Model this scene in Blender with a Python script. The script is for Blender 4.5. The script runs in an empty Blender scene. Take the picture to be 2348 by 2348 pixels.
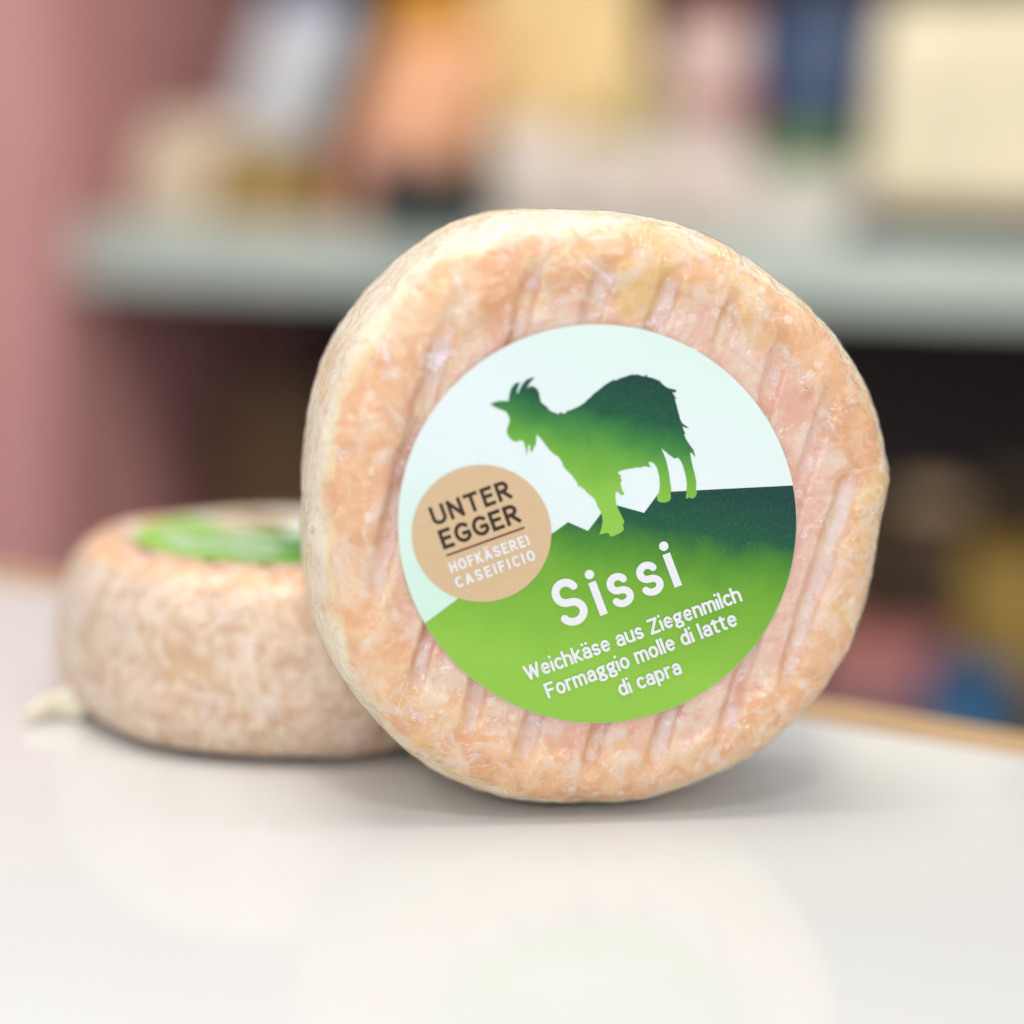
import bpy, bmesh, math, random
import numpy as np
from mathutils import Vector, Matrix, noise
random.seed(7)
rad = math.radians
SC = bpy.context.scene
COL = SC.collection

# ------------------------------------------------------------------ camera
FPX, CX, CY = 3500.0, 1174.0, 1174.0          # lens expressed in photo pixels
PITCH, ROLL = rad(8.0), rad(2.2)
R0 = 0.055                                    # cheese radius
fwd = Vector((0, math.cos(PITCH), -math.sin(PITCH)))
rt0 = Vector((1, 0, 0)); up0 = Vector((0, math.sin(PITCH), math.cos(PITCH)))
rt = rt0*math.cos(ROLL) + up0*math.sin(ROLL)
up = up0*math.cos(ROLL) - rt0*math.sin(ROLL)
def ray(px, py): return fwd + rt*((px-CX)/FPX) + up*((CY-py)/FPX)
D0 = R0*FPX/670.0                             # depth of the upright cheese
CZ = 0.0553
CAM = Vector((0, 0, CZ - ray(1355, 1161).z*D0))
def at(px, py, depth): return CAM + ray(px, py)*depth
def on_z(px, py, z=0.0):
    r = ray(px, py); return CAM + r*((z-CAM.z)/r.z)

cd = bpy.data.cameras.new('camera'); cam = bpy.data.objects.new('camera', cd); COL.objects.link(cam)
m = Matrix((rt, up, -fwd)).transposed().to_4x4(); m.translation = CAM; cam.matrix_world = m
cd.sensor_width = 36; cd.lens = 36*FPX/2348
cd.clip_start = 0.01; cd.clip_end = 50
cd.dof.use_dof = True; cd.dof.focus_distance = 0.2700; cd.dof.aperture_fstop = (cd.lens/1000)/0.0175
cd.dof.aperture_blades = 0
SC.camera = cam

# ------------------------------------------------------------------ light
w = bpy.data.worlds.new('World'); SC.world = w; w.use_nodes = True
bg = w.node_tree.nodes['Background']; bg.inputs[0].default_value = (0.93, 0.95, 1.0, 1); bg.inputs[1].default_value = 0.69
def area(name, loc, target, size, power, col):
    l = bpy.data.lights.new(name, 'AREA'); l.shape = 'DISK'; l.size = size; l.energy = power; l.color = col
    o = bpy.data.objects.new(name, l); COL.objects.link(o); o.location = loc
    o.rotation_euler = (Vector(target)-Vector(loc)).to_track_quat('-Z', 'Y').to_euler(); return o
area('shop_lamp', (-0.63, 0.00, 0.84), (0, 0.3, 0.03), 0.16, 1.15, (1, 0.93, 0.83))
area('shop_lamp', (0.40, 0.24, 1.10), (0, 0.3, 0.03), 0.16, 0.9, (1, 0.95, 0.9))
area('front_fill', (-0.15, -1.5, 0.85), (0, 0.3, 0.05), 0.42, 8, (0.95, 0.96, 1))  # unseen front light, added for the label side and glints in the film
area('overhead_fill', (0.05, -0.42, 1.15), (0.0, 0.25, 0.05), 0.20, 2.9, (0.98, 0.97, 1))  # unseen lamp, added for highlights on the film
area('overhead_fill', (-0.1, 0.25, 1.6), (0.0, 1.3, 0.1), 0.9, 14, (1, 0.96, 0.90))  # unseen overhead lamp, added to light the shelf and cheese tops
sl = bpy.data.lights.new('shelf_fill_spot', 'SPOT'); sl.energy = 27; sl.spot_size = rad(62); sl.spot_blend = .5; sl.shadow_soft_size = .12; sl.color = (1, .95, .85)  # added spot, unseen; lifts the dim goods on the shelf
so = bpy.data.objects.new('shelf_fill_spot', sl); COL.objects.link(so); so.location = (.05, .55, 1.35)
so.rotation_euler = (Vector((0, 1.75, .15))-so.location).to_track_quat('-Z', 'Y').to_euler()
SC.view_settings.view_transform = 'Standard'; SC.view_settings.look = 'None'
SC.view_settings.exposure = 0.0; SC.view_settings.gamma = 1
SC.cycles.max_bounces = 8; SC.cycles.transparent_max_bounces = 12
SC.cycles.use_denoising = True

# ------------------------------------------------------------------ node helpers
class NT:
    def __init__(s, name):
        s.m = bpy.data.materials.new(name); s.m.use_nodes = True
        s.t = s.m.node_tree; s.t.nodes.clear()
        s.out = s.n('ShaderNodeOutputMaterial')
    def n(s, typ, **kw):
        o = s.t.nodes.new(typ)
        for k, v in kw.items(): setattr(o, k, v)
        return o
    def l(s, a, b): s.t.links.new(a, b)
    def put(s, sock, v):
        if isinstance(v, bpy.types.NodeSocket): s.l(v, sock)
        else:
            if hasattr(sock.default_value, '__len__') and not hasattr(v, '__len__'): v = (v,)*len(sock.default_value)
            if hasattr(v, '__len__') and len(v) == 3 and len(sock.default_value) == 4: v = (*v, 1)
            sock.default_value = v
    def coord(s, scale=1.0, kind='Object'):
        tc = s.n('ShaderNodeTexCoord')
        mp = s.n('ShaderNodeMapping'); s.l(tc.outputs[kind], mp.inputs[0]); s.put(mp.inputs[3], scale if hasattr(scale, '__len__') else (scale,)*3)
        return mp.outputs[0]
    def math(s, op, a, b=0.0, clamp=False):
        o = s.n('ShaderNodeMath', operation=op, use_clamp=clamp); s.put(o.inputs[0], a); s.put(o.inputs[1], b); return o.outputs[0]
    def noise(s, v, scale, detail=4, rough=0.55, dist=0.0):
        o = s.n('ShaderNodeTexNoise'); s.l(v, o.inputs['Vector']); o.inputs['Scale'].default_value = scale
        o.inputs['Detail'].default_value = detail; o.inputs['Roughness'].default_value = rough; o.inputs['Distortion'].default_value = dist
        return o.outputs['Fac']
    def ramp(s, f, lo, hi, smooth=True):
        o = s.n('ShaderNodeMapRange'); o.interpolation_type = 'SMOOTHSTEP' if smooth else 'LINEAR'
        s.put(o.inputs['Value'], f); o.inputs['From Min'].default_value = lo; o.inputs['From Max'].default_value = hi
        o.clamp = True; return o.outputs['Result']
    def mix(s, f, a, b):
        o = s.n('ShaderNodeMix', data_type='RGBA'); s.put(o.inputs[0], f); s.put(o.inputs[6], a); s.put(o.inputs[7], b); return o.outputs[2]
    def bump(s, h, strength, dist, normal=None):
        o = s.n('ShaderNodeBump'); s.put(o.inputs['Height'], h); o.inputs['Strength'].default_value = strength; o.inputs['Distance'].default_value = dist
        if normal: s.l(normal, o.inputs['Normal'])
        return o.outputs[0]
    def bsdf(s, col, rough=0.5, **kw):
        o = s.n('ShaderNodeBsdfPrincipled'); s.put(o.inputs['Base Color'], col); s.put(o.inputs['Roughness'], rough)
        for k, v in kw.items(): s.put(o.inputs[k.replace('_', ' ')], v)
        s.l(o.outputs[0], s.out.inputs[0]); return o
def simple(name, col, rough=0.6, var=0.12, scale=14.0, spec=0.4):
    t = NT(name); v = t.coord(); f = t.noise(v, scale, 5)
    d = tuple(c*(1-var) for c in col); b = tuple(min(1, c*(1+var)) for c in col)
    t.bsdf(t.mix(t.ramp(f, .3, .7), d, b), rough, Specular_IOR_Level=spec); return t.m

# ------------------------------------------------------------------ object helpers
def link(name, me, mat=None, parent=None):
    o = bpy.data.objects.new(name, me); COL.objects.link(o)
    if mat is not None and not me.materials: me.materials.append(mat)
    if parent is not None: o.parent = parent
    return o
def tag(o, label=None, cat=None, group=None, kind=None):
    if label: o['label'] = label
    if cat: o['category'] = cat
    if group: o['group'] = group
    if kind: o['kind'] = kind
    return o
def thing(name, loc, label, cat, rz=0.0, group=None):
    o = bpy.data.objects.new(name, None); COL.objects.link(o); o.location = loc; o.rotation_euler = (0, 0, rz)
    o.empty_display_size = .01
    return tag(o, label, cat, group)
def bm_obj(name, bm, mat, parent=None, smooth=False):
    me = bpy.data.meshes.new(name); bm.normal_update(); bm.to_mesh(me); bm.free()
    if smooth:
        for p in me.polygons: p.use_smooth = True
    return link(name, me, mat, parent)
def box_bm(bm, c, s, bevel=0.0, seg=2, taper=1.0):
    r = bmesh.ops.create_cube(bm, size=1.0)
    vs = r['verts']
    for v in vs:
        k = taper if v.co.z > 0 else 1.0
        v.co = Vector((v.co.x*s[0]*k, v.co.y*s[1]*k, v.co.z*s[2])) + Vector(c)
    if bevel: bmesh.ops.bevel(bm, geom=list({e for v in vs for e in v.link_edges}), offset=bevel, segments=seg, profile=.6, affect='EDGES', clamp_overlap=True)
def box(name, c, s, mat, parent=None, bevel=0.002, seg=2, taper=1.0, smooth=False):
    bm = bmesh.new(); box_bm(bm, c, s, bevel, seg, taper); return bm_obj(name, bm, mat, parent, smooth)
def lathe(name, prof, mat, parent=None, seg=40, c=(0, 0, 0)):
    bm = bmesh.new(); rings = []
    for r, z in prof:
        rings.append([bm.verts.new((c[0]+r*math.cos(2*math.pi*k/seg), c[1]+r*math.sin(2*math.pi*k/seg), c[2]+z)) for k in range(seg)])
    for a, b in zip(rings, rings[1:]):
        for k in range(seg): bm.faces.new((a[k], a[(k+1) % seg], b[(k+1) % seg], b[k]))
    bm.faces.new(rings[0][::-1]); bm.faces.new(rings[-1])
    return bm_obj(name, bm, mat, parent, True)

# ------------------------------------------------------------------ room frame (shelf and counter edge are parallel)
A = on_z(40, 1311); B = on_z(2100, 1650)      # the counter's far edge, on the table plane
e1 = (B-A).normalized(); e2 = Vector((-e1.y, e1.x, 0)); YAW = math.atan2(e1.y, e1.x)
def room_mat(origin):
    mm = Matrix.Rotation(YAW, 4, 'Z'); mm.translation = origin; return mm

# ------------------------------------------------------------------ materials: setting
def mat_table():
    t = NT('white_laminate'); v = t.coord()
    f = t.noise(v, 6, 4); g = t.noise(v, 900, 2)
    col = t.mix(t.ramp(f, .3, .7), (.655, .652, .632), (.69, .685, .664))
    sp = t.noise(v, 260, 2); col = t.mix(t.math('MULTIPLY', t.ramp(sp, .76, .80), .5), col, (.5, .45, .38))
    t.bsdf(col, t.math('ADD', .07, t.math('MULTIPLY', t.noise(v, 35, 4), .08)), Specular_IOR_Level=.42,
           Normal=t.bump(g, .04, .0002)); return t.m
def mat_wood(name, a, b, scale=(3, 90, 90)):
    t = NT(name); v = t.coord(scale); f = t.noise(v, 4, 6, .6, .8)
    t.bsdf(t.mix(t.ramp(f, .3, .7), a, b), .5, Normal=t.bump(f, .2, .0005)); return t.m
M_table = mat_table()
M_ply = mat_wood('oiled_plywood', (.40, .23, .10), (.66, .45, .24))
M_dark = mat_wood('dark_stained_wood', (.026, .013, .010), (.046, .023, .016), (4, 30, 30))
M_rose = simple('rose_paint', (.60, .285, .27), .6, .06, 5)
M_shelf = simple('grey_green_paint', (.50, .56, .50), .5, .06, 6)
M_floor = simple('grey_floor_tile', (.25, .23, .21), .5)
M_wall = simple('warm_plaster', (.5, .42, .33), .8)

# ------------------------------------------------------------------ setting
bm = bmesh.new(); box_bm(bm, (0, 1.0, -.925), (6, 6, .05)); tag(bm_obj('floor', bm, M_floor), kind='structure')
o = box('back_wall', (0, 0, .4), (5, .06, 2.6), M_wall, None, 0); o.matrix_world = room_mat(Vector((0.2, 3.0, 0)) + Vector((0, 0, 0))); tag(o, kind='structure')

ctr = thing('shop_counter', (A+B)/2 + Vector((0, 0, -.9)), 'white laminate shop counter with a plywood edge, under the two cheeses', 'counter', YAW)
EDGE = .0150
box('tabletop', (0, -.5-EDGE, .9-.0125), (2.2, 1.0, .025), M_table, ctr, .0004, 1)
box('edge_strip', (0, -EDGE/2+.0001, .9-.0125+.0006), (2.2, EDGE, .0262), M_ply, ctr, .0012, 3)
for sx in (-1, 1):
    for sy in (-.93, -.1): box('leg', (sx*.95, sy, .4365), (.05, .05, .873), M_ply, ctr, .003)

# ------------------------------------------------------------------ the cheese
OUT = [(1280,487),(1180,489),(1080,498),(985,540),(905,600),(820,690),(752,792),(712,920),(692,1050),(686,1160),(690,1290),(712,1420),(762,1530),(838,1628),
       (940,1722),(1040,1783),(1150,1820),(1260,1834),(1345,1836),(1470,1829),(1600,1790),(1720,1730),(1830,1645),(1905,1560),(1958,1465),(1988,1355),
       (2000,1240),(2012,1130),(2023,1055),(2003,975),(1962,880),(1895,770),(1825,695),(1740,625),(1640,562),(1540,518),(1440,496),(1360,487)]
ang = np.array([math.atan2(1161-y, x-1355) for x, y in OUT]); rr = np.array([math.hypot(x-1355, y-1161)/670 for x, y in OUT])
order = np.argsort(ang); ang = ang[order]; rr = rr[order]
ang3 = np.concatenate([ang-2*np.pi, ang, ang+2*np.pi]); rr3 = np.tile(rr, 3)
NT_ = 560
THETA = np.arange(NT_)*2*np.pi/NT_-np.pi
RTH = np.interp(THETA, ang3, rr3)
k = np.exp(-np.linspace(-2, 2, 11)**2); k /= k.sum()
RTH = np.convolve(np.concatenate([RTH[-5:], RTH, RTH[:5]]), k, 'valid')
HT = 0.021                                    # half thickness
FLAT = .79                                    # flat part of the face
GROOVES = [-505, -349, -200, -54, 100, 250, 400, 520]
GA = rad(14)
def profile():
    p = []
    for q in np.linspace(.02, FLAT, 96): p.append((q, 1.0, 0))
    ex = 3.1
    for a in np.linspace(0, np.pi, 92)[1:-1]:
        s_, c_ = math.sin(a), math.cos(a)
        p.append((FLAT+(1-FLAT)*abs(s_)**(2/ex), math.copysign(abs(c_)**(2/ex), c_), 1))
    for q in np.linspace(FLAT, .02, 24): p.append((q, -1.0, 2))
    return p
PROF = profile()
GW = [.0037, .0027, .0031, .0033, .0026, .0034, .0030, .0036]
def groove(x, y):
    """depth 0..1 of the rack imprint at a face position (metres)"""
    u = x*math.cos(GA) - y*math.sin(GA)
    vv = x*math.sin(GA) + y*math.cos(GA)
    u += .0006*noise.noise((x*140, y*140, 3.1)) + .0011*noise.noise((x*30, y*30, 7.7))
    d = 0
    for gpx, gw in zip(GROOVES, GW):
        g = (gpx)/FPX*.267
        s = (u-g)/(gw/2)
        if -1.6 < s < 1.3:
            # steep on the right, gentle on the left
            k = max(0, 1-max(0, s)**4) if s > 0 else max(0, 1-(-s/1.6)**2)
            d = max(d, k*(.8+.2*noise.noise((vv*60, g*90, 0))))
    return d
def cheese_mesh(name, film):
    nv = len(PROF)*NT_ + 2
    co = np.zeros((nv, 3)); gap = np.zeros(nv)
    i = 0
    fb = noise.fractal
    for (q, zz, part) in PROF:
        for j in range(NT_):
            th = THETA[j]; ct, st = math.cos(th), math.sin(th)
            r = R0*.980*q*(1+(RTH[j]-1)*min(1, q/.9)**2)
            x, y, z = r*ct, r*st, HT*zz
            big = noise.noise((x*45, y*45, z*45))
            med = fb((x*150, y*150, z*150), 1.0, 2.0, 3)
            fade = min(1, max(0, (.86-q)/.07))*min(1, max(0, (zz-.75)/.2))
            g = groove(x, y)*fade if fade > 0 else 0.0
            g *= .35+.65*min(1, max(0, (q-.60)/.09)); stp = min(1, max(0, (.80+.025*noise.noise((ct*4, st*4, 9))-q)/.045))*(1 if zz > .5 else 0); stp = stp*stp*(3-2*stp)
            lip = math.exp(-((q-.80)/.03)**2)*(1 if zz > .5 else 0)
            rel = 0.0007*big*(0.35+.65*min(1, q)) + .00028*med
            h = -.0022*g + .0003*(1-g)*fade - .0007*stp + .00016*noise.noise((x*420, y*420, z*420)) + .0001*noise.noise((x*900, y*900, z*900))
            if film:
                # the film lies just over the rind and bridges the imprints
                h = max(h, -.0022*g*.40 + .0003*(1-g)*fade - .0007*max(0, stp-.35*lip))
                gap[i] = min(1, g + .9*lip*stp*max(0, .3+st)*max(0, .4+1.6*noise.noise((x*130, y*130, 5.5))))  # film gap, plus a highlight painted in at the upper pad ends
                u = th*9 + 2.2*noise.noise((x*60, y*60, z*60))
                h += .00016 + .00022*abs(noise.noise((u*1.3, q*3, zz*1.5)))*(1 if q > .6 else 0)
            # push along the outward normal
            e = max(0, (q-FLAT)/(1-FLAT))
            nr = e**1.5 if part == 1 else 0.0
            nz = (1-nr**2)**.5*(1 if zz > 0 else -1)
            d = rel + h
            if part != 2 or True:
                x += d*nr*ct; y += d*nr*st; z += d*nz
            if part == 2: z = max(z, -HT-.0003) if not film else z
            if zz > .99 and q < .68: z = min(z, HT-(.0002 if film else .00045))      # pressed flat under the sticker
            co[i] = (x, y, z); i += 1
    co[i] = (0, 0, co[:NT_, 2].mean()); co[i+1] = (0, 0, co[(len(PROF)-1)*NT_:(len(PROF))*NT_, 2].mean())
    n = len(PROF); faces = []
    a = np.arange(NT_); b = (a+1) % NT_
    for r in range(n-1):
        faces.append(np.stack([r*NT_+a, (r+1)*NT_+a, (r+1)*NT_+b, r*NT_+b], 1))
    quads = np.concatenate(faces).tolist()
    tris = [(i, int(k), int((k+1) % NT_)) for k in range(NT_)] + [(i+1, int((n-1)*NT_+(k+1) % NT_), int((n-1)*NT_+k)) for k in range(NT_)]
    me = bpy.data.meshes.new(name); me.from_pydata(co.tolist(), [], quads+tris); me.update()
    me.polygons.foreach_set('use_smooth', [True]*len(me.polygons))
    if film:
        at_ = me.attributes.new('gap', 'FLOAT', 'POINT'); at_.data.foreach_set('value', gap.astype(np.float32))
    return me

def mat_rind(name, side_a, side_b, lo, hi, ochre=.8):
    t = NT(name)
    v = t.coord(1/R0)
    sep = t.n('ShaderNodeSeparateXYZ'); t.l(v, sep.inputs[0])
    x, y, z = sep.outputs
    r = t.math('SQRT', t.math('ADD', t.math('MULTIPLY', x, x), t.math('MULTIPLY', y, y)))
    wob = t.math('MULTIPLY', t.math('SUBTRACT', t.noise(v, 3.5, 5, .6, .5), .5), .5)
    # face (pinkish), shoulder (orange), side (tan; brightened to cream on the lit cheese)
    n1 = t.noise(v, 5.5, 5, .6, 1.2); n2 = t.noise(v, 2.4, 3); n3 = t.noise(v, 16, 5, .65, .8)
    face = t.mix(t.ramp(n1, .35, .66), (.87, .49, .36), (.94, .68, .54))
    sh = t.mix(t.ramp(n1, .35, .65), (.86, .455, .22), (.94, .63, .365))
    side = t.mix(t.ramp(t.math('ADD', t.math('MULTIPLY', n1, .45), t.math('MULTIPLY', t.noise(v, 13, 5, .65, .5), .55)), lo, hi), side_a, side_b)
    fs = t.ramp(t.math('ADD', r, t.math('MULTIPLY', wob, .5)), .68, .80)
    col = t.mix(fs, face, sh)
    # the side starts where local z falls under the shoulder
    zs = t.ramp(t.math('ADD', z, t.math('MULTIPLY', wob, .35)), .345, .305)
    col = t.mix(zs, col, side)
    rim = t.math('MULTIPLY', t.math('MULTIPLY', zs, t.math('SUBTRACT', 1.0, zs)), 3.2*ochre, True)  # yellowish highlight ring painted into the colour along the rim
    col = t.mix(rim, col, (.96, .76, .42))
    # ochre pools
    col = t.mix(t.math('MULTIPLY', t.ramp(t.noise(v, 4.2, 4, .55, .6), .54, .66), ochre), col, (.90, .60, .22))
    # white mould: soft veils and fine ridged veins
    veil = t.math('MULTIPLY', t.ramp(t.noise(v, 8, 5, .6, .9), .50, .66), .62)
    col = t.mix(veil, col, (.90, .77, .66))
    rv = t.noise(v, 4.6, 3, .5, 1.5)
    vein = t.math('SUBTRACT', 1.0, t.math('ABSOLUTE', t.math('MULTIPLY', t.math('SUBTRACT', rv, .5), 20.0)), True)
    vein = t.math('MULTIPLY', vein, t.math('MULTIPLY', t.ramp(n2, .42, .6), .5))
    col = t.mix(vein, col, (.93, .82, .68))
    # darker rust flecks
    col = t.mix(t.math('MULTIPLY', t.ramp(t.noise(v, 11, 4, .6, 1.0), .58, .72), .6), col, (.70, .34, .15))
    fine = t.noise(v, 24, 5, .68, .9)
    col = t.mix(t.math('MULTIPLY', t.ramp(fine, .55, .72), .45), col, (.74, .38, .18))
    col = t.mix(t.math('MULTIPLY', t.ramp(fine, .42, .28), .4), col, (.97, .85, .73))
    # little round blisters
    vo = t.n('ShaderNodeTexVoronoi'); t.l(v, vo.inputs['Vector']); vo.inputs['Scale'].default_value = 13
    sc = t.n('ShaderNodeSeparateColor'); t.l(vo.outputs['Color'], sc.inputs[0])
    dot = t.math('MULTIPLY', t.ramp(vo.outputs['Distance'], .24, .16), t.ramp(sc.outputs[0], .50, .54))
    col = t.mix(t.math('MULTIPLY', dot, .7), col, (.95, .80, .64))
    # grey mould specks on the side only
    gs = t.math('MULTIPLY', t.ramp(t.noise(t.coord((30, 30, 60)), 1.6, 4, .6), .66, .73), zs)
    col = t.mix(t.math('MULTIPLY', gs, .55), col, (.48, .40, .30))
    h = t.math('ADD', t.math('MULTIPLY', n3, .6), t.math('ADD', t.math('MULTIPLY', dot, .35), t.math('MULTIPLY', t.noise(v, 60, 3), .25)))
    t.bsdf(col, .55, Subsurface_Weight=.25, Subsurface_Radius=(.9, .5, .3), Subsurface_Scale=.004,
           Normal=t.bump(h, .28, .0005)); return t.m
def mat_film():
    t = NT('clear_cheese_film'); v = t.coord(1/R0)
    tr = t.n('ShaderNodeBsdfTransparent'); tr.inputs[0].default_value = (.985, .98, .985, 1)
    gl = t.n('ShaderNodeBsdfGlossy'); gl.inputs['Roughness'].default_value = .07
    df = t.n('ShaderNodeBsdfDiffuse'); df.inputs[0].default_value = (.95, .84, .85, 1)
    # crease relief
    c1 = t.noise(v, 6, 3, .5, 2.0); c2 = t.noise(t.coord((10/R0*.1, 60/R0*.1, 30/R0*.1)), 3.2, 4, .6, 1.0)
    cr = t.math('ABSOLUTE', t.math('SUBTRACT', c1, .5))
    h = t.math('ADD', t.math('MULTIPLY', cr, 2.0), t.math('MULTIPLY', c2, .8))
    nrm = t.bump(h, .9, .0016)
    t.l(nrm, gl.inputs['Normal'])
    lw = t.n('ShaderNodeLayerWeight'); lw.inputs[0].default_value = .5; t.l(nrm, lw.inputs['Normal'])
    fr = t.math('ADD', .07, t.math('MULTIPLY', t.math('POWER', lw.outputs['Facing'], 5.0), .45))
    at_ = t.n('ShaderNodeAttribute', attribute_name='gap')
    hz = t.math('MULTIPLY', t.math('MULTIPLY', t.ramp(at_.outputs['Fac'], .30, .95), .58), t.ramp(t.noise(v, 6, 5, .65, 1.0), .34, .58))
    glint = t.math('MULTIPLY', t.ramp(t.noise(v, 7, 5, .65, 1.6), .60, .68), .50)  # broken white highlights painted into the film colour
    hz = t.math('ADD', hz, glint, True)
    m1 = t.n('ShaderNodeMixShader'); t.l(hz, m1.inputs[0]); t.l(tr.outputs[0], m1.inputs[1]); t.l(df.outputs[0], m1.inputs[2])
    m2 = t.n('ShaderNodeMixShader'); t.put(m2.inputs[0], fr); t.l(m1.outputs[0], m2.inputs[1]); t.l(gl.outputs[0], m2.inputs[2])
    t.l(m2.outputs[0], t.out.inputs[0]); return t.m
M_rind = mat_rind('washed_rind_lit', (.90, .68, .42), (.97, .87, .66), .36, .56); M_rind2 = mat_rind('mottled_rind', (.66, .415, .235), (.86, .70, .54), .38, .62, .25); M_film = mat_film()  # upright cheese's side colour made paler to stand for stronger light

# placement of the upright cheese: local x right, y up, z out of the face
FACE_YAW, LEAN = rad(11.0), rad(-1.5)
nrm = Vector((math.sin(FACE_YAW)*math.cos(LEAN), -math.cos(FACE_YAW)*math.cos(LEAN), math.sin(LEAN)))
lx = Vector((math.cos(FACE_YAW), math.sin(FACE_YAW), 0)); ly = nrm.cross(lx)
CEN = at(1355, 1161, D0)
MW = Matrix((lx, ly, nrm)).transposed().to_4x4(); MW.translation = CEN
MWI = MW.inverted()
LZ = HT + .0002                               # sticker plane, just outside the film
def L(px, py):
    """a point of the printed artwork, in the sticker's own plane"""
    o = MWI @ CAM; d = MWI.to_3x3() @ ray(px, py); s = (LZ-o.z)/d.z; p = o+d*s
    return (p.x, p.y)

# ------------------------------------------------------------------ sticker artwork
def paint(name, stops, ang_, lo, hi, wob=.10, rough=.42, grain=True):
    """watercolour wash printed along one direction of the sticker"""
    t = NT(name); v = t.coord(1/.0347)
    sep = t.n('ShaderNodeSeparateXYZ'); t.l(v, sep.inputs[0])
    g = t.math('ADD', t.math('MULTIPLY', sep.outputs[0], math.sin(ang_)), t.math('MULTIPLY', sep.outputs[1], math.cos(ang_)))
    g = t.math('ADD', g, t.math('MULTIPLY', t.math('SUBTRACT', t.noise(t.coord((60, 60, 60)), 1.6, 5, .6, .4), .5), wob*3))
    f = t.ramp(g, lo, hi, False)
    cr = t.n('ShaderNodeValToRGB'); t.l(f, cr.inputs[0])
    els = cr.color_ramp.elements
    while len(els) < len(stops): els.new(.5)
    for e, (p, c) in zip(els, stops): e.position = p; e.color = (*c, 1)
    col = cr.outputs[0]
    if grain:
        gr = t.noise(v, 70, 3, .6); col = t.mix(t.math('MULTIPLY', t.ramp(gr, .45, .75), .10), col, t.mix(.5, col, (.45, .62, .30)))
    t.bsdf(col, rough-.02, Specular_IOR_Level=.3, Normal=t.bump(t.noise(v, 70, 3), .10, .0002)); return t.m
def flat(name, c, rough=.45):
    t = NT(name); v = t.coord(1/.0347); t.bsdf(t.mix(t.ramp(t.noise(v, 60, 3), .4, .7), tuple(k*.95 for k in c), c), rough-.02, Specular_IOR_Level=.3); return t.m
GREEN = (.30, .62, .055)
M_paper = paint('pale_mint_paper', [(0, (.66, .88, .75)), (.5, (.82, .91, .92)), (1, (.74, .91, .83))], rad(20), -.7, 1.1, .25, .40, False)
M_hill = paint('green_hill_wash', [(0, (.29, .58, .065)), (.22, (.23, .50, .047)), (.48, (.17, .42, .035)), (.67, (.07, .26, .025)), (.79, (.009, .10, .045)), (1, (.004, .055, .045))], rad(9), -.75, .25, .09)
M_goat = paint('green_goat_wash', [(0, (.33, .63, .085)), (.36, (.26, .56, .065)), (.55, (.15, .42, .05)), (.67, (.05, .25, .05)), (.79, (.008, .10, .045)), (1, (.004, .055, .045))], rad(11), -.20, .75, .06)
M_tan = flat('tan_print', (.72, .52, .31)); M_brown = flat('brown_ink', (.045, .026, .015)); M_rule = flat('red_brown_ink', (.09, .025, .02)); M_white = flat('white_ink', (.86, .88, .90))
M_edge = flat('paper_edge', (.78, .62, .42))

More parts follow.
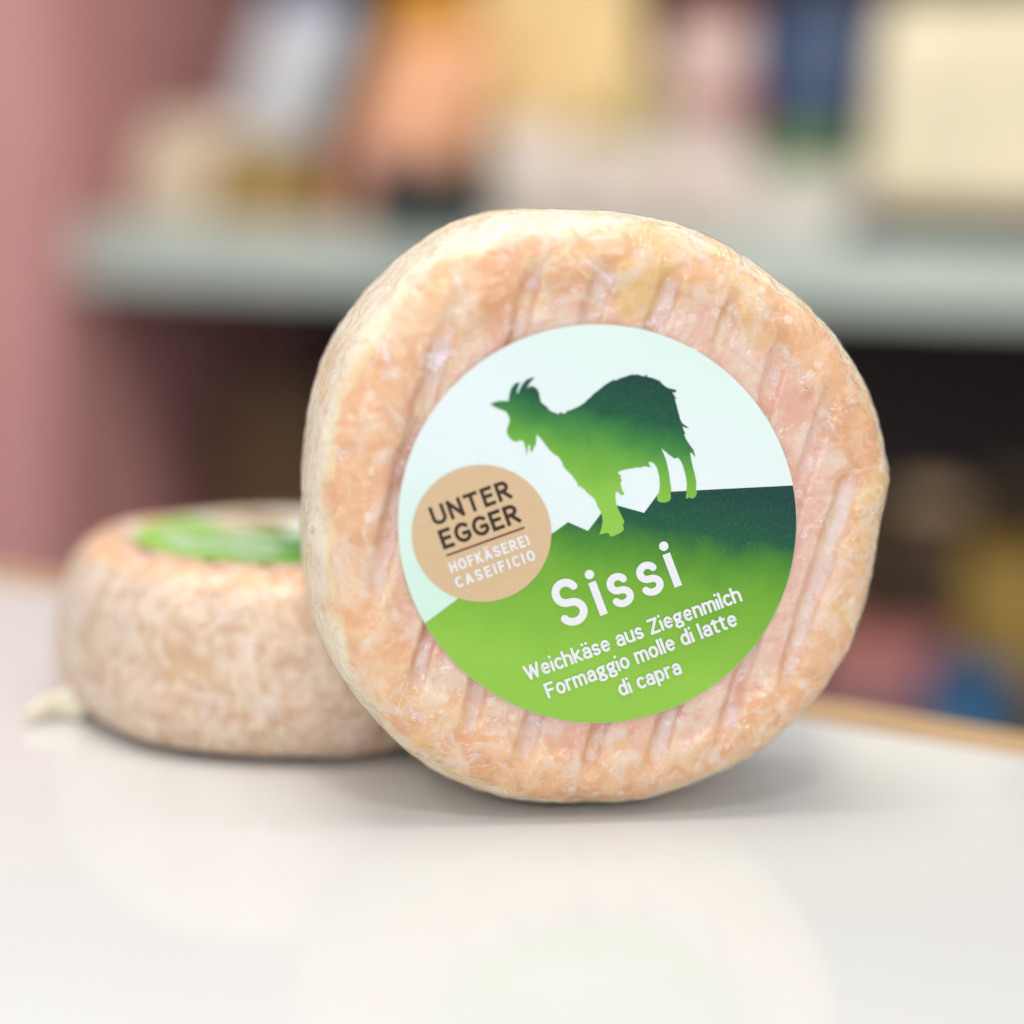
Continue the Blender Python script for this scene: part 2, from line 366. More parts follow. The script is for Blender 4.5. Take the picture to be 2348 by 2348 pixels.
def poly_mesh(name, pts, z):
    me = bpy.data.meshes.new(name); bm = bmesh.new()
    f = bm.faces.new([bm.verts.new((x, y, z)) for x, y in pts]); bm.normal_update()
    if f.normal.z < 0: bmesh.ops.reverse_faces(bm, faces=[f])
    bmesh.ops.triangulate(bm, faces=[f]); bm.to_mesh(me); bm.free(); return me
def circ(cx, cy, r, n=120, ry=None): return [(cx+r*math.cos(2*math.pi*k/n), cy-(ry or r)*math.sin(2*math.pi*k/n)) for k in range(n)]
LC, LR = (1369.5, 1200.5), 457.0
GZ = [(150,368),(185,352),(235,342),(297,345),(302,300),(315,250),(345,205),(392,193),(380,215),(366,255),(364,283),(373,285),(385,250),(400,220),(430,180),(470,160),(508,155),(485,175),(465,200),(450,225),(446,250),(455,235),(475,225),(500,230),(520,245),(538,275),(545,315),(552,350),(575,370),(600,390),(620,415),(645,430),(675,440),(690,448),(710,428),(720,440),(745,440),(768,415),(775,420),(815,402),(860,382),(905,352),(915,335),(945,315),(965,290),(1010,255),(1060,215),(1100,190),(1135,173),(1140,182),(1185,160),(1215,152),(1265,135),(1320,134),(1365,148),(1397,133),(1390,152),(1435,160),(1470,175),(1495,185),(1510,205),(1540,230),(1570,245),(1595,248),(1627,258),(1615,277),(1590,272),(1605,295),(1627,328),(1610,322),(1622,360),(1632,400),(1645,450),(1655,490),(1672,520),(1700,540),(1724,560),(1690,552),(1673,542),(1680,570),(1697,602),(1685,605),(1700,645),(1730,690),(1760,730),(1776,787),(1745,752),(1733,750),(1740,800),(1755,870),(1772,930),(1782,990),(1780,1040),(1788,1075),(1770,1105),(1745,1117),(1730,1103),(1715,1115),(1698,1110),(1705,1060),(1708,1000),(1700,940),(1685,880),(1668,830),(1640,790),(1610,798),(1570,770),(1530,735),(1505,718),(1520,750),(1540,800),(1555,860),(1568,920),(1575,980),(1585,1040),(1578,1075),(1582,1110),(1570,1135),(1530,1147),(1490,1143),(1472,1125),(1472,1100),(1490,1060),(1495,1000),(1490,940),(1478,890),(1460,850),(1435,828),(1405,823),(1410,850),(1427,869),(1395,862),(1365,858),(1345,870),(1315,868),(1240,880),(1195,890),(1160,905),(1165,920),(1190,935),(1180,945),(1194,970),(1180,990),(1192,1040),(1212,1080),(1195,1090),(1170,1070),(1155,1055),(1142,1070),(1142,1110),(1150,1165),(1165,1200),(1190,1250),(1212,1295),(1200,1325),(1210,1355),(1190,1380),(1150,1400),(1100,1417),(1092,1392),(1070,1385),(1050,1392),(1013,1398),(1030,1350),(1040,1300),(1035,1255),(1025,1215),(1000,1175),(985,1130),(960,1100),(925,1075),(900,1045),(860,1015),(847,1020),(838,985),(810,950),(790,920),(755,890),(735,865),(715,820),(695,785),(660,765),(620,730),(590,690),(560,650),(540,625),(518,608),(515,650),(512,690),(498,705),(490,735),(470,747),(466,690),(455,685),(448,720),(440,777),(433,720),(425,690),(413,658),(390,655),(350,665),(320,650),(295,620),(283,590),(287,555),(303,520),(305,475),(285,440),(275,425),(235,410),(190,390)]
goat_px = [(1080+x/3.45, 820+y/3.45) for x, y in GZ]
ridge = [(1056,1368),(1266,1223),(1302,1197),(1348,1217),(1379,1176),(1396,1150),(1412,1158),(1477,1176),(1512,1129),(1640,1122)]
def on_circle(px, py):
    d = math.hypot(px-LC[0], py-LC[1]); return math.atan2(LC[1]-py, px-LC[0])
a0 = on_circle(1822, 1112); a1 = on_circle(969, 1432)
HR = LR-.6
a1 -= 0 if a1 < a0 else 2*math.pi
arc = [(LC[0]+HR*math.cos(a), LC[1]-HR*math.sin(a)) for a in np.linspace(a0, a1, 90)]
hill_px = ridge + arc

# --- a small stroke alphabet (cap height 1, x-height .72)
def E(cx, cy, rx, ry, d0, d1, n=14): return [(cx+rx*math.cos(rad(a)), cy+ry*math.sin(rad(a))) for a in np.linspace(d0, d1, n)]
XH = .74
def dots(w): return [[(w*.24, 1.27), (w*.24, 1.29)], [(w*.76, 1.27), (w*.76, 1.29)]]
Aup = [[(0, 0), (.29, 1)], [(.29, 1), (.58, 0)], [(.10, .30), (.48, .30)]]
alow = [[(.05, .60)] + E(.22, .52, .18, .20, 130, 0, 10) + [(.40, 0)], [(.40, .40), (.22, .41)] + E(.20, .205, .19, .205, 90, 270, 10) + E(.22, .20, .18, .20, 270, 350, 6)]
G = {
 'U': (.60, [[(0, 1), (0, .30)] + E(.30, .30, .30, .30, 180, 360) + [(.60, 1)]]),
 'N': (.58, [[(0, 0), (0, 1)], [(0, 1), (.58, 0)], [(.58, 0), (.58, 1)]]),
 'T': (.58, [[(0, 1), (.58, 1)], [(.29, 1), (.29, 0)]]),
 'E': (.44, [[(.44, 1), (0, 1), (0, 0), (.44, 0)], [(0, .53), (.38, .53)]]),
 'R': (.54, [[(0, 0), (0, 1), (.25, 1)] + E(.25, .74, .25, .26, 90, -90) + [(0, .48)], [(.22, .48), (.54, 0)]]),
 'G': (.62, [E(.35, .5, .35, .5, 48, 325, 24) + [(.62, .44), (.38, .44)]]),
 'H': (.54, [[(0, 0), (0, 1)], [(.54, 0), (.54, 1)], [(0, .52), (.54, .52)]]),
 'O': (.60, [E(.30, .5, .30, .5, 90, 450, 28)]),
 'F': (.42, [[(.42, 1), (0, 1), (0, 0)], [(0, .52), (.36, .52)]]),
 'K': (.50, [[(0, 0), (0, 1)], [(.48, 1), (.04, .5)], [(.12, .58), (.50, 0)]]),
 'A': (.58, Aup), 'Ä': (.58, Aup + dots(.58)),
 'S': (.50, [E(.25, .745, .235, .255, 25, 270, 16) + E(.25, .245, .25, .245, 90, -155, 16)[1:]]),
 'I': (.0, [[(0, 0), (0, 1)]]),
 'C': (.52, [E(.32, .5, .32, .5, 52, 308, 22)]),
 'W': (.80, [[(0, 1), (.20, 0)], [(.20, 0), (.40, .95)], [(.40, .95), (.60, 0)], [(.60, 0), (.80, 1)]]),
 'Z': (.50, [[(0, 1), (.50, 1)], [(.50, 1), (0, 0)], [(0, 0), (.50, 0)]]),
 'e': (.42, [[(.02, .38), (.42, .38)] + E(.22, .36, .205, .36, 5, 310, 18)]),
 'i': (.0, [[(0, 0), (0, .66)], [(0, 1.05), (0, 1.07)]]),
 'c': (.36, [E(.23, .36, .22, .36, 50, 310, 16)]),
 'h': (.40, [[(0, 0), (0, 1.06)], [(0, .45)] + E(.20, .50, .20, .22, 175, 0, 10) + [(.40, 0)]]),
 'k': (.38, [[(0, 0), (0, 1.06)], [(.36, XH), (.03, .36)], [(.10, .44), (.39, 0)]]),
 'a': (.41, alow), 'ä': (.41, alow + [[(.09, 1.06), (.09, 1.08)], [(.33, 1.06), (.33, 1.08)]]),
 's': (.34, [E(.17, .535, .16, .185, 25, 270, 12) + E(.17, .175, .17, .175, 90, -155, 12)[1:]]),
 'u': (.40, [[(0, XH), (0, .22)] + E(.20, .22, .20, .22, 180, 360, 12), [(.40, XH), (.40, 0)]]),
 'g': (.42, [E(.20, .50, .18, .21, 90, 450, 20), [(.32, .66), (.44, .72)], [(.10, .32), (.06, .22), (.14, .13), (.30, .10)] + E(.28, -.09, .13, .17, 80, -90, 8) + E(.16, -.09, .15, .17, 270, 100, 8)]),
 'n': (.40, [[(0, 0), (0, XH)], [(0, .45)] + E(.20, .50, .20, .22, 175, 0, 10) + [(.40, 0)]]),
 'm': (.66, [[(0, 0), (0, XH)], [(0, .45)] + E(.165, .52, .165, .20, 175, 0, 10) + [(.33, 0)], [(.33, .45)] + E(.495, .52, .165, .20, 175, 0, 10) + [(.66, 0)]]),
 'l': (.0, [[(0, 0), (0, 1.06)]]),
 'o': (.42, [E(.21, .36, .21, .36, 90, 450, 24)]),
 'r': (.24, [[(0, 0), (0, XH)], [(0, .45)] + E(.20, .48, .20, .24, 170, 75, 8)]),
 'd': (.42, [E(.21, .36, .20, .36, 90, 450, 22), [(.42, 0), (.42, 1.06)]]),
 't': (.26, [[(.09, .92), (.09, .16)] + E(.20, .14, .11, .14, 190, 290, 6), [(-.04, XH), (.26, XH)]]),
 'p': (.42, [E(.21, .36, .20, .36, 90, 450, 22), [(0, -.30), (0, XH)]]),
}
class Ink:
    """flat lettering: every stroke a ribbon of its own, in pixels of the artwork"""
    def __init__(s, z): s.v = []; s.f = []; s.z = z; s.k = 0
    def ribbon(s, pts, w, cap='round'):
        P = [Vector(p) for p in pts]
        if cap == 'square':
            P[0] = P[0] + (P[0]-P[1]).normalized()*w/2; P[-1] = P[-1] + (P[-1]-P[-2]).normalized()*w/2
        Q = [P[0]]
        for p in P[1:]:
            if (p-Q[-1]).length > 1e-4: Q.append(p)
        closed = len(Q) > 6 and (Q[0]-Q[-1]).length < w*.05
        if closed: Q = Q[:-1]
        n = len(Q); L_, R_ = [], []
        for i in range(n):
            a = Q[i]-Q[i-1] if (i > 0 or closed) else None
            b = Q[(i+1) % n]-Q[i] if (i < n-1 or closed) else None
            if a is None: a = b
            if b is None: b = a
            a = a.normalized(); b = b.normalized(); t = (a+b)
            t = t.normalized() if t.length > 1e-6 else a
            c = max(.45, t.dot(a)); nn = Vector((-t.y, t.x))*(w/2/c)
            L_.append(Q[i]+nn); R_.append(Q[i]-nn)
        z = s.z + s.k*1.2e-6; s.k += 1
        base = len(s.v)
        for a, b in zip(L_, R_):
            s.v.append((*L(*a), z)); s.v.append((*L(*b), z))
        m_ = n if closed else n-1
        for i in range(m_):
            j = (i+1) % n; s.f.append((base+2*i, base+2*i+1, base+2*j+1, base+2*j))
        if cap == 'round' and not closed:
            for end, dirv in ((0, Q[0]-Q[1]), (n-1, Q[-1]-Q[-2])):
                dirv = dirv.normalized(); c = Q[end]; nn = Vector((-dirv.y, dirv.x))
                idx = []
                for q in range(9):
                    a = math.pi*q/8
                    p = c + nn*(w/2*math.cos(a)) + dirv*(w/2*math.sin(a))
                    idx.append(len(s.v)); s.v.append((*L(*p), z))
                s.f.append(tuple(idx))
    def disc(s, cx, cy, r):
        idx = []; z = s.z + s.k*1.2e-6; s.k += 1
        for a in range(28):
            idx.append(len(s.v)); s.v.append((*L(cx+r*math.cos(2*math.pi*a/28), cy+r*math.sin(2*math.pi*a/28)), z))
        s.f.append(tuple(idx))
    def line(s, text, org, end, cap, w, gap=.24, space=.34, capstyle='round'):
        """set one line from org to end (outer edges), cap height in px"""
        ox, oy = org; d = Vector((end[0]-ox, end[1]-oy)); length = d.length; d.normalize(); n = Vector((d.y, -d.x))
        if n.y > 0: n = -n
        adv = 0; items = []
        for ch in text:
            if ch == ' ': adv += space; continue
            gw, st = G[ch]; items.append((adv, st)); adv += gw+gap
        adv -= gap
        sx = (length-w)/adv; h = cap-w
        for x0, st in items:
            for pl in st:
                pts = []
                for x, y in pl:
                    p = Vector((ox, oy)) + d*(w/2+(x0+x)*sx) + n*(w/2+y*h); pts.append(p)
                s.ribbon(pts, w, capstyle)
    def mesh(s, name):
        me = bpy.data.meshes.new(name); me.from_pydata(s.v, [], s.f); me.update()
        bm = bmesh.new(); bm.from_mesh(me); bm.normal_update()
        bad = [f for f in bm.faces if f.normal.z < 0]
        bmesh.ops.reverse_faces(bm, faces=bad); bm.to_mesh(me); bm.free(); return me
def z8(x, y): return (920+x/5.367, 1050+y/5.367)
def z6(x, y): return (1150+x/3.22, 1220+y/3.22)
STEP = 3.0e-5
big = Ink(LZ+4*STEP)
big.line('UNTER', z8(408, 838), z8(1372, 487), 238/5.367, 45/5.367, .36, capstyle='square')
big.line('EGGER', z8(522, 1128), z8(1480, 782), 246/5.367, 46/5.367, .33, capstyle='square')
rule = Ink(LZ+4*STEP); rule.ribbon([z8(555, 1200), z8(1512, 855)], 23/5.367, 'butt')
small = Ink(LZ+4*STEP)
small.line('HOFKÄSEREI', z8(618, 1420), z8(1588, 1068), 138/5.367, 27/5.367, .42)
small.line('CASEIFICIO', z8(690, 1606), z8(1662, 1250), 140/5.367, 28/5.367, .52)
sis = Ink(LZ+4*STEP)
dS = Vector((.935, -.353)); uS = Vector((-.353, -.935))
def tn(t_, n_): p = Vector((725, 619)) + dS*t_ + uS*n_; return Vector(z6(p.x, p.y))
def s_glyph(t0, t1, h, w):
    W_ = t1-t0-w; H_ = h-w
    pts = E(.5, .745, .47, .255, 22, 270, 20) + E(.5, .245, .5, .245, 90, -158, 20)[1:]
    sis.ribbon([tn(t0+w/2+x*W_, w/2+y*H_) for x, y in pts], w/3.22)
s_glyph(-286, -66, 356, 58); s_glyph(120, 292, 258, 54); s_glyph(354, 528, 258, 54)
for t0 in (0, 588):
    sis.ribbon([tn(t0+32, 0), tn(t0+32, 258)], 59/3.22, 'butt'); c = tn(t0+35, 316); sis.disc(c.x, c.y, 35/3.22)
desc = Ink(LZ+4*STEP)
desc.line('Weichkäse aus Ziegenmilch', z6(190, 1100), z6(1782, 508), 118/3.22, 20.5/3.22, .22, .34)
desc.line('Formaggio molle di latte', z6(345, 1230), z6(1750, 686), 118/3.22, 20.5/3.22, .22, .34)
desc.line('di capra', z6(878, 1216), z6(1338, 1042), 118/3.22, 20.5/3.22, .22, .34)

def curl(x, y):
    return .00022*noise.noise((x*38, y*38, 2.2)) + .00010*noise.noise((x*90, y*90, 8.2))
def drape(me):
    bm = bmesh.new(); bm.from_mesh(me)
    for ax in (0, 1):
        for c in np.arange(-.042, .042, .0022):
            n_ = Vector((1, 0, 0)) if ax == 0 else Vector((0, 1, 0))
            bmesh.ops.bisect_plane(bm, geom=bm.verts[:]+bm.edges[:]+bm.faces[:], dist=1e-7, plane_co=n_*float(c), plane_no=n_)
    for v_ in bm.verts: v_.co.z += curl(v_.co.x, v_.co.y)
    bm.to_mesh(me); bm.free()
    for p_ in me.polygons: p_.use_smooth = abs(p_.normal.z) > .5
    return me
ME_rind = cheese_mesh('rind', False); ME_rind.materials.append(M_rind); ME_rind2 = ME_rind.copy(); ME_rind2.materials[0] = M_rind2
ME_film = cheese_mesh('plastic_film', True); ME_film.materials.append(M_film)
def sticker_base():
    pts = [L(*p) for p in circ(*LC, LR, 160)]
    bm = bmesh.new(); a = [bm.verts.new((x, y, LZ)) for x, y in pts]; a2 = [bm.verts.new((x, y, LZ)) for x, y in pts]; b = [bm.verts.new((x, y, LZ-.00022)) for x, y in pts]
    f = bm.faces.new(a); bm.normal_update()
    n = len(pts)
    for i in range(n):
        g = bm.faces.new((a2[i], b[i], b[(i+1) % n], a2[(i+1) % n])); g.material_index = 1
    h = bm.faces.new(b[::-1]); h.material_index = 1
    bmesh.ops.triangulate(bm, faces=[f, h]); bm.normal_update()
    up_f = [q_ for q_ in bm.faces if q_.material_index == 0 and q_.normal.z < 0]; bmesh.ops.reverse_faces(bm, faces=up_f)
    me = bpy.data.meshes.new('label'); bm.to_mesh(me); bm.free(); me.materials.append(M_paper); me.materials.append(M_edge); return me
ME_film2 = ME_film.copy()
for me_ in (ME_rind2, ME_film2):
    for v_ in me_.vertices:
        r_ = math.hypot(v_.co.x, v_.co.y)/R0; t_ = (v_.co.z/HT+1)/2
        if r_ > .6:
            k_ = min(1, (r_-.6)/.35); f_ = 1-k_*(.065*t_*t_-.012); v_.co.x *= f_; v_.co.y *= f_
ME_label = drape(sticker_base())
ART = [('hill_print', poly_mesh('hill_print', [L(*p) for p in hill_px], LZ+STEP), M_hill),
       ('goat_print', poly_mesh('goat_print', [L(*p) for p in goat_px], LZ+2*STEP), M_goat),
       ('maker_badge', poly_mesh('maker_badge', [L(*p) for p in circ(1103.8, 1223, 159.8, 96, 157)], LZ+3*STEP), M_tan),
       ('maker_lettering', big.mesh('maker_lettering'), M_brown), ('badge_rule', rule.mesh('badge_rule'), M_rule),
       ('dairy_lettering', small.mesh('dairy_lettering'), M_white), ('name_lettering', sis.mesh('name_lettering'), M_white),
       ('description_lettering', desc.mesh('description_lettering'), M_white)]
for a_ in ART: drape(a_[1])
def cheese(root, mw, spin=0.0, rind_me=None, film_me=None):
    """rind, film and printed sticker under the thing's Empty; spin turns the sticker on the face"""
    rel = root.matrix_world.inverted() if False else None
    for nm, me in (('rind', rind_me or ME_rind), ('plastic_film', film_me or ME_film)):
        o = link(nm, me, None, root); o.matrix_local = mw
    lab = link('label', ME_label, None, root); lab.matrix_local = mw @ Matrix.Rotation(spin, 4, 'Z')
    for nm, me, mt in ART: link(nm, me, mt, lab)
    return lab
base = Vector((CEN.x, CEN.y, 0))
up_ch = thing('cheese_wheel', base, 'soft goat cheese standing on its rim with the goat label facing front', 'cheese')
ml = MW.copy(); ml.translation = CEN-base
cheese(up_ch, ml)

# the second cheese lies flat behind it
bc = on_z(672, 1752) + Vector((-.0042, .0500, 0)); bc.z = 0
ly_ch = thing('cheese_wheel', bc, 'soft goat cheese lying flat on the counter, half hidden behind the upright one', 'cheese')
ml2 = Matrix.Rotation(rad(35), 4, 'Z'); ml2.translation = (0, 0, HT+.0008)
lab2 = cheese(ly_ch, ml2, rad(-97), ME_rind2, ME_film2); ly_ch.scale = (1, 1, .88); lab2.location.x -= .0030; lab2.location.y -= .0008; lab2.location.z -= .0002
def tuft(parent):
    """twisted tail of the film at the foot of the rim"""
    bm = bmesh.new(); rings = []; n = 14
    for k in range(12):
        s = k/11; r = .0044*(1-.72*s)+.0004*math.sin(s*11); rings.append([])
        for j in range(n):
            a = 2*math.pi*j/n + s*1.6; q = 1.25*r*(1+.22*math.cos(3*a))
            rings[-1].append(bm.verts.new((-.0510-.0125*s, .85*q*math.cos(a)*.8+.002*math.sin(s*4), max(.0004, .0048+q*math.sin(a)*.8-.0018*s))))
    for a, b in zip(rings, rings[1:]):
        for j in range(n): bm.faces.new((a[j], a[(j+1) % n], b[(j+1) % n], b[j]))
    bm.faces.new(rings[0][::-1]); bm.faces.new(rings[-1])
    o = bm_obj('film_tail', bm, simple('bunched_film', (.86, .80, .62), .35, .06, 120), parent, True); o.rotation_euler = (0, 0, rad(28)); return o
tuft(ly_ch)

# ------------------------------------------------------------------ shelf unit behind
YS = rad(-18.5); e1 = Vector((math.cos(YS), math.sin(YS), 0)); e2 = Vector((-e1.y, e1.x, 0)); YAW = YS
SZ = CAM.z + .0665                            # top of the shelf board, a little over eye level
FL = at(165, 560, 1.70); FL.z = 0             # front left end of the shelf, beside the rose panel
def rp(a, b, z): p = FL + e1*a + e2*b; return Vector((p.x, p.y, z))
unit = thing('display_shelf', rp(0, 0, -.9), 'grey green shop shelf with a rose end panel and dark back', 'shelf', YAW)
LEN, DEP = 1.30, .60
ZB = .9
box('shelf_board', (LEN/2, DEP/2, ZB+SZ-.034), (LEN, DEP, .068), M_shelf, unit, .003)
box('shelf_board', (LEN/2, DEP/2, ZB-.43), (LEN, DEP, .035), M_dark, unit, .002)
box('shelf_board', (LEN/2, DEP/2+.05, ZB+SZ+.52), (LEN, DEP-.1, .035), M_dark, unit, .002)
box('end_panel', (-.301, DEP/2-.02, .75), (.60, DEP+.04, 1.5), M_rose, unit, .003)
box('back_panel', (LEN/2, DEP+.0105, .75), (LEN, .02, 1.5), M_dark, unit, .002)
box('end_panel', (LEN+.021, DEP/2, .75), (.04, DEP, 1.5), M_dark, unit, .002)

def spot(px, py, b, z):
    """point at height z, b metres behind the shelf's front edge, on the sight line of a photo column"""
    r = ray(px, py); o = CAM
    # intersect with the vertical plane parallel to the front edge
    p0 = FL + e2*b; s = (p0-o).dot(e2)/Vector((r.x, r.y, 0)).dot(e2) if True else 0
    p = o + r*s; return Vector((p.x, p.y, z)), s
def px_size(s, n): return n*s/FPX
def put(name, label, cat, x0, x1, y0, y1, b, z=None, rz=0.0):
    """thing standing on a shelf; returns the Empty, its width and height"""
    zz = SZ+.0005 if z is None else z
    p, s = spot((x0+x1)/2, (y0+y1)/2, b, zz)
    top, _ = spot((x0+x1)/2, y0, b, 0); r = ray((x0+x1)/2, y0); tz = (CAM + r*s).z
    o = thing(name, p, label, cat, YAW+rz)
    c = math.cos(YAW)
    return o, px_size(s, x1-x0)/max(.5, c)*.92, tz-zz
def bag(root, w_, d, h, mat, top=None, lean=0.0, crimp=True, band=None):
    """pillow-shaped pouch with a crimped top"""
    bm = bmesh.new(); rows = 14; n = 28; rings = []
    for i in range(rows+1):
        s = i/rows; th = (1-s**3)*.95+.05
        wd = w_/2*(.93+.10*math.sin(s*3.1)); dd = d/2*th*(.85+.25*math.sin(min(1, s*1.6)*3.1))
        rings.append([])
        for j in range(n):
            a = 2*math.pi*j/n; ca, sa = math.cos(a), math.sin(a)
            x = wd*math.copysign(abs(ca)**.45, ca); y = dd*math.copysign(abs(sa)**.6, sa)
            k = noise.noise((x*40, y*40+3, s*5))*.05*w_
            rings[-1].append(bm.verts.new((x+lean*h*s+k*.4, y+k*.5, h*s)))
    for a, b in zip(rings, rings[1:]):
        for j in range(n): bm.faces.new((a[j], a[(j+1) % n], b[(j+1) % n], b[j]))
    bm.faces.new(rings[0][::-1]); bm.faces.new(rings[-1])
    bm_obj('pouch', bm, mat, root, True)
    if crimp: box('crimped_top', (lean*h*1.02, 0, h+.008), (w_*.9, .004, .016), top or mat, root, .001)
    if band:
        z0, z1, bmt = band; box('printed_band', (lean*h*(z0+z1)/2, -d/2*.93, h*(z0+z1)/2), (w_*.8, .012, h*(z1-z0)), bmt, root, .003)

P = lambda n, c, r=.5: simple(n, c, r, .10, 12)
# upper row, left to right
o, w_, h = put('paper_bag', 'tan paper bag at the left end of the shelf beside the rose panel', 'bag', 225, 440, -120, 470, .28)
bag(o, w_, .07, h, P('tan_paper', (.50, .33, .20)))
o, w_, h = put('cloth_pouch', 'small cream pouch low at the left front of the shelf', 'pouch', 300, 560, 270, 540, .09)
bag(o, w_, .08, h, P('cream_cloth', (.66, .54, .40)), None, .1, False)
o, w_, h = put('foil_pouch', 'silvery white pouch leaning behind the cream pouch', 'pouch', 425, 720, 30, 520, .15, rz=.1)
bag(o, w_*.8, .06, h, P('silver_foil', (.52, .53, .55), .35), P('blue_seal', (.25, .35, .55)), .28)
o, w_, h = put('wooden_crate', 'small ochre wooden box in front of the silvery pouch', 'box', 500, 740, 330, 520, .06)
M_och = P('ochre_wood', (.40, .25, .075))
for k in range(3): box('slat', (0, -.03, h*(.17+.33*k)), (w_, .006, h*.29), M_och, o, .001)
box('crate_body', (0, .003, h*.5), (w_*.98, .056, h*.96), M_och, o, .002)
o, w_, h = put('snack_bag', 'orange and pink snack bag slumped in the middle of the shelf', 'bag', 730, 1090, 90, 470, .12, rz=-.1)
bag(o, w_*.82, .09, h, P('peach_foil', (.80, .40, .22), .35), P('orange_foil', (.62, .25, .02), .35), .22, True, (.14, .45, P('pink_print', (.66, .32, .25))))
o, w_, h = put('orange_carton', 'orange carton standing behind the snack bag', 'carton', 900, 1080, -60, 480, .22)
M_or = P('orange_card', (.62, .28, .02)); box('carton_body', (0, 0, h*.47), (w_, .05, h*.94), M_or, o, .002); box('flap', (0, 0, h*.955), (w_*.92, .044, h*.025), M_or, o, .001)
o, w_, h = put('pasta_bag', 'tall straw yellow bag beside the orange carton', 'bag', 1060, 1480, -60, 480, .19)
bag(o, w_, .07, h, P('straw_foil', (.74, .52, .24), .4), None, 0, True, (.30, .45, P('ochre_print', (.50, .32, .06))))
o, w_, h = put('serving_dish', 'dark grey green square dish at the front of the shelf', 'dish', 870, 1150, 370, 560, .03)
M_tr = P('slate_glaze', (.022, .028, .022), .3); box('tray_base', (0, 0, .006), (w_, .10, .012), M_tr, o, .002)
for s in (-1, 1): box('rim', (s*w_*.48, 0, h*.5+.006), (w_*.05, .10, max(.012, h-.012)), M_tr, o, .002)
box('folded_napkin', (0, 0, h*.4+.012), (w_*.84, .08, h*.6), P('dark_cloth', (.022, .028, .024)), o, .004)
M_wc = P('white_card', (.68, .60, .52))
for (x0, x1, y0, lab, mt) in ((1120, 1330, 300, 'cream paper sack low in the middle of the shelf', M_wc), (1310, 1560, 340, 'squat beige sack between the cream sack and the pink packet', P('beige_sack', (.62, .54, .46))), (1540, 1740, 350, 'low blush sack under the pink packet', P('blush_sack', (.66, .56, .50)))):
    o, w_, h = put('flour_sack', lab, 'sack', x0, x1, y0, 540, .08); o['group'] = 'low pale sacks on the shelf'
    bag(o, w_, .11, h*.94, mt, None, random.uniform(-.08, .08), True, (.25, .6, P('faded_print', (.60, .47, .42))))
o, w_, h = put('sweets_packet', 'pinkish packet with a red top standing behind the low sacks', 'packet', 1520, 1720, 20, 500, .17)
bag(o, w_, .05, h*.93, P('blush_foil', (.62, .48, .42), .4), P('red_seal', (.50, .10, .08), .4), 0, True, (.62, .75, P('rose_print', (.62, .32, .29))))
o, w_, h = put('herb_jar', 'small olive green jar beside the pinkish packet', 'jar', 1430, 1530, 150, 480, .16)
lathe('glass_body', [(w_*.45, 0), (w_*.5, .005), (w_*.5, h*.75), (w_*.38, h*.86), (w_*.38, h*.88)], P('olive_herbs', (.42, .40, .16), .3), o)
lathe('lid', [(w_*.42, h*.882), (w_*.42, h*.98), (w_*.38, h)], P('brass_lid', (.55, .40, .16), .35), o)
o, w_, h = put('coffee_bag', 'dark blue bag with a red side and green foot left of the cream cake box', 'bag', 1730, 1990, 10, 330, .10, z=SZ+.07)
bag(o, w_, .07, h, P('navy_foil', (.005, .032, .10), .5), P('black_seal', (.02, .02, .03)), .03, True, (.02, .24, P('green_print', (.09, .17, .03))))
box('red_stripe', (-w_*.50, -.02, h*.36), (w_*.13, .05, h*.30), P('red_print', (.42, .07, .055)), o, .004)
o2, w2, h2 = put('white_carton', 'pale carton carrying the dark blue bag', 'carton', 1720, 1990, 330, 560, .10)
box('carton_body', (0, 0, .033), (w2*1.0, .10, .066), P('pale_card', (.60, .56, .50)), o2, .003); box('lid', (0, 0, .068), (w2*1.02, .104, .003), M_wc, o2, .0005)
o, w_, h = put('cake_stand', 'low dark wooden stand on two feet at the right of the shelf', 'stand', 1945, 2500, 470, 560, .07)
M_st = P('walnut', (.07, .045, .028)); box('board', (0, 0, .022), (w_, .13, .010), M_st, o, .002)
for s in (-.46, -.08, .42): box('foot', (s*w_, 0, .0085), (.022, .11, .017), P('walnut_dark', (.03, .02, .012)), o, .003)
o, w_, h = put('cake_box', 'large cream block with rounded corners on the dark wooden stand', 'box', 2000, 2480, 25, 480, .07, z=SZ+.0280)
box('box_body', (0, 0, h*.47), (w_, .12, h*.94), P('cream_card', (.78, .68, .47), .6), o, .018, 5, .96, True)
box('lid', (0, 0, h*.97), (w_*.90, .108, h*.06), P('cream_lid', (.78, .69, .49), .6), o, .004, 3)
# lower shelf
LZ2 = -.4125+.0005
def low(name, label, cat, x0, x1, y0, y1, b, z=None): return put(name, label, cat, x0, x1, y0, y1, b, z if z is not None else LZ2)
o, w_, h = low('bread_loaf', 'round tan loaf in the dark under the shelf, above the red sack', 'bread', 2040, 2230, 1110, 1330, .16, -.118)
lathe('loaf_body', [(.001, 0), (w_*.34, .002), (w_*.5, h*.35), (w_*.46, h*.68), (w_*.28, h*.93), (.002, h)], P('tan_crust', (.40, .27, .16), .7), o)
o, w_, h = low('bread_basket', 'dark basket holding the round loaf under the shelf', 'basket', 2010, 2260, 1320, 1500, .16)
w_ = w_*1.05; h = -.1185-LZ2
lathe('weave', [(w_*.36, 0), (w_*.40, .004), (w_*.48, h*.5), (w_*.52, h*.98), (w_*.48, h)], P('dark_wicker', (.05, .03, .018), .8), o)
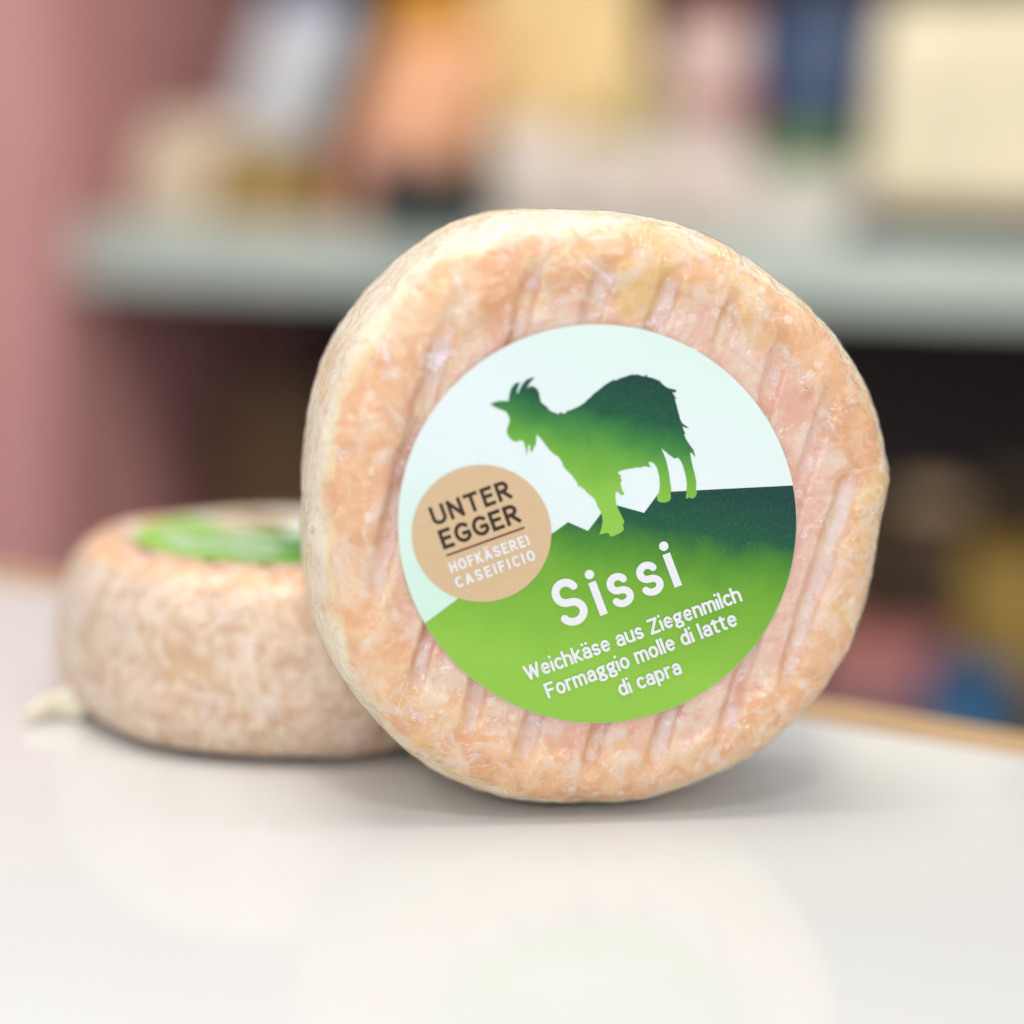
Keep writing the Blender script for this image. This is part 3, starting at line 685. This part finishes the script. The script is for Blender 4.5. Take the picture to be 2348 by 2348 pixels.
lathe('basket_rim', [(w_*.525, h*.90), (w_*.55, h*.93), (w_*.55, h*.97), (w_*.525, h)], P('wicker_rim', (.09, .05, .025), .8), o)
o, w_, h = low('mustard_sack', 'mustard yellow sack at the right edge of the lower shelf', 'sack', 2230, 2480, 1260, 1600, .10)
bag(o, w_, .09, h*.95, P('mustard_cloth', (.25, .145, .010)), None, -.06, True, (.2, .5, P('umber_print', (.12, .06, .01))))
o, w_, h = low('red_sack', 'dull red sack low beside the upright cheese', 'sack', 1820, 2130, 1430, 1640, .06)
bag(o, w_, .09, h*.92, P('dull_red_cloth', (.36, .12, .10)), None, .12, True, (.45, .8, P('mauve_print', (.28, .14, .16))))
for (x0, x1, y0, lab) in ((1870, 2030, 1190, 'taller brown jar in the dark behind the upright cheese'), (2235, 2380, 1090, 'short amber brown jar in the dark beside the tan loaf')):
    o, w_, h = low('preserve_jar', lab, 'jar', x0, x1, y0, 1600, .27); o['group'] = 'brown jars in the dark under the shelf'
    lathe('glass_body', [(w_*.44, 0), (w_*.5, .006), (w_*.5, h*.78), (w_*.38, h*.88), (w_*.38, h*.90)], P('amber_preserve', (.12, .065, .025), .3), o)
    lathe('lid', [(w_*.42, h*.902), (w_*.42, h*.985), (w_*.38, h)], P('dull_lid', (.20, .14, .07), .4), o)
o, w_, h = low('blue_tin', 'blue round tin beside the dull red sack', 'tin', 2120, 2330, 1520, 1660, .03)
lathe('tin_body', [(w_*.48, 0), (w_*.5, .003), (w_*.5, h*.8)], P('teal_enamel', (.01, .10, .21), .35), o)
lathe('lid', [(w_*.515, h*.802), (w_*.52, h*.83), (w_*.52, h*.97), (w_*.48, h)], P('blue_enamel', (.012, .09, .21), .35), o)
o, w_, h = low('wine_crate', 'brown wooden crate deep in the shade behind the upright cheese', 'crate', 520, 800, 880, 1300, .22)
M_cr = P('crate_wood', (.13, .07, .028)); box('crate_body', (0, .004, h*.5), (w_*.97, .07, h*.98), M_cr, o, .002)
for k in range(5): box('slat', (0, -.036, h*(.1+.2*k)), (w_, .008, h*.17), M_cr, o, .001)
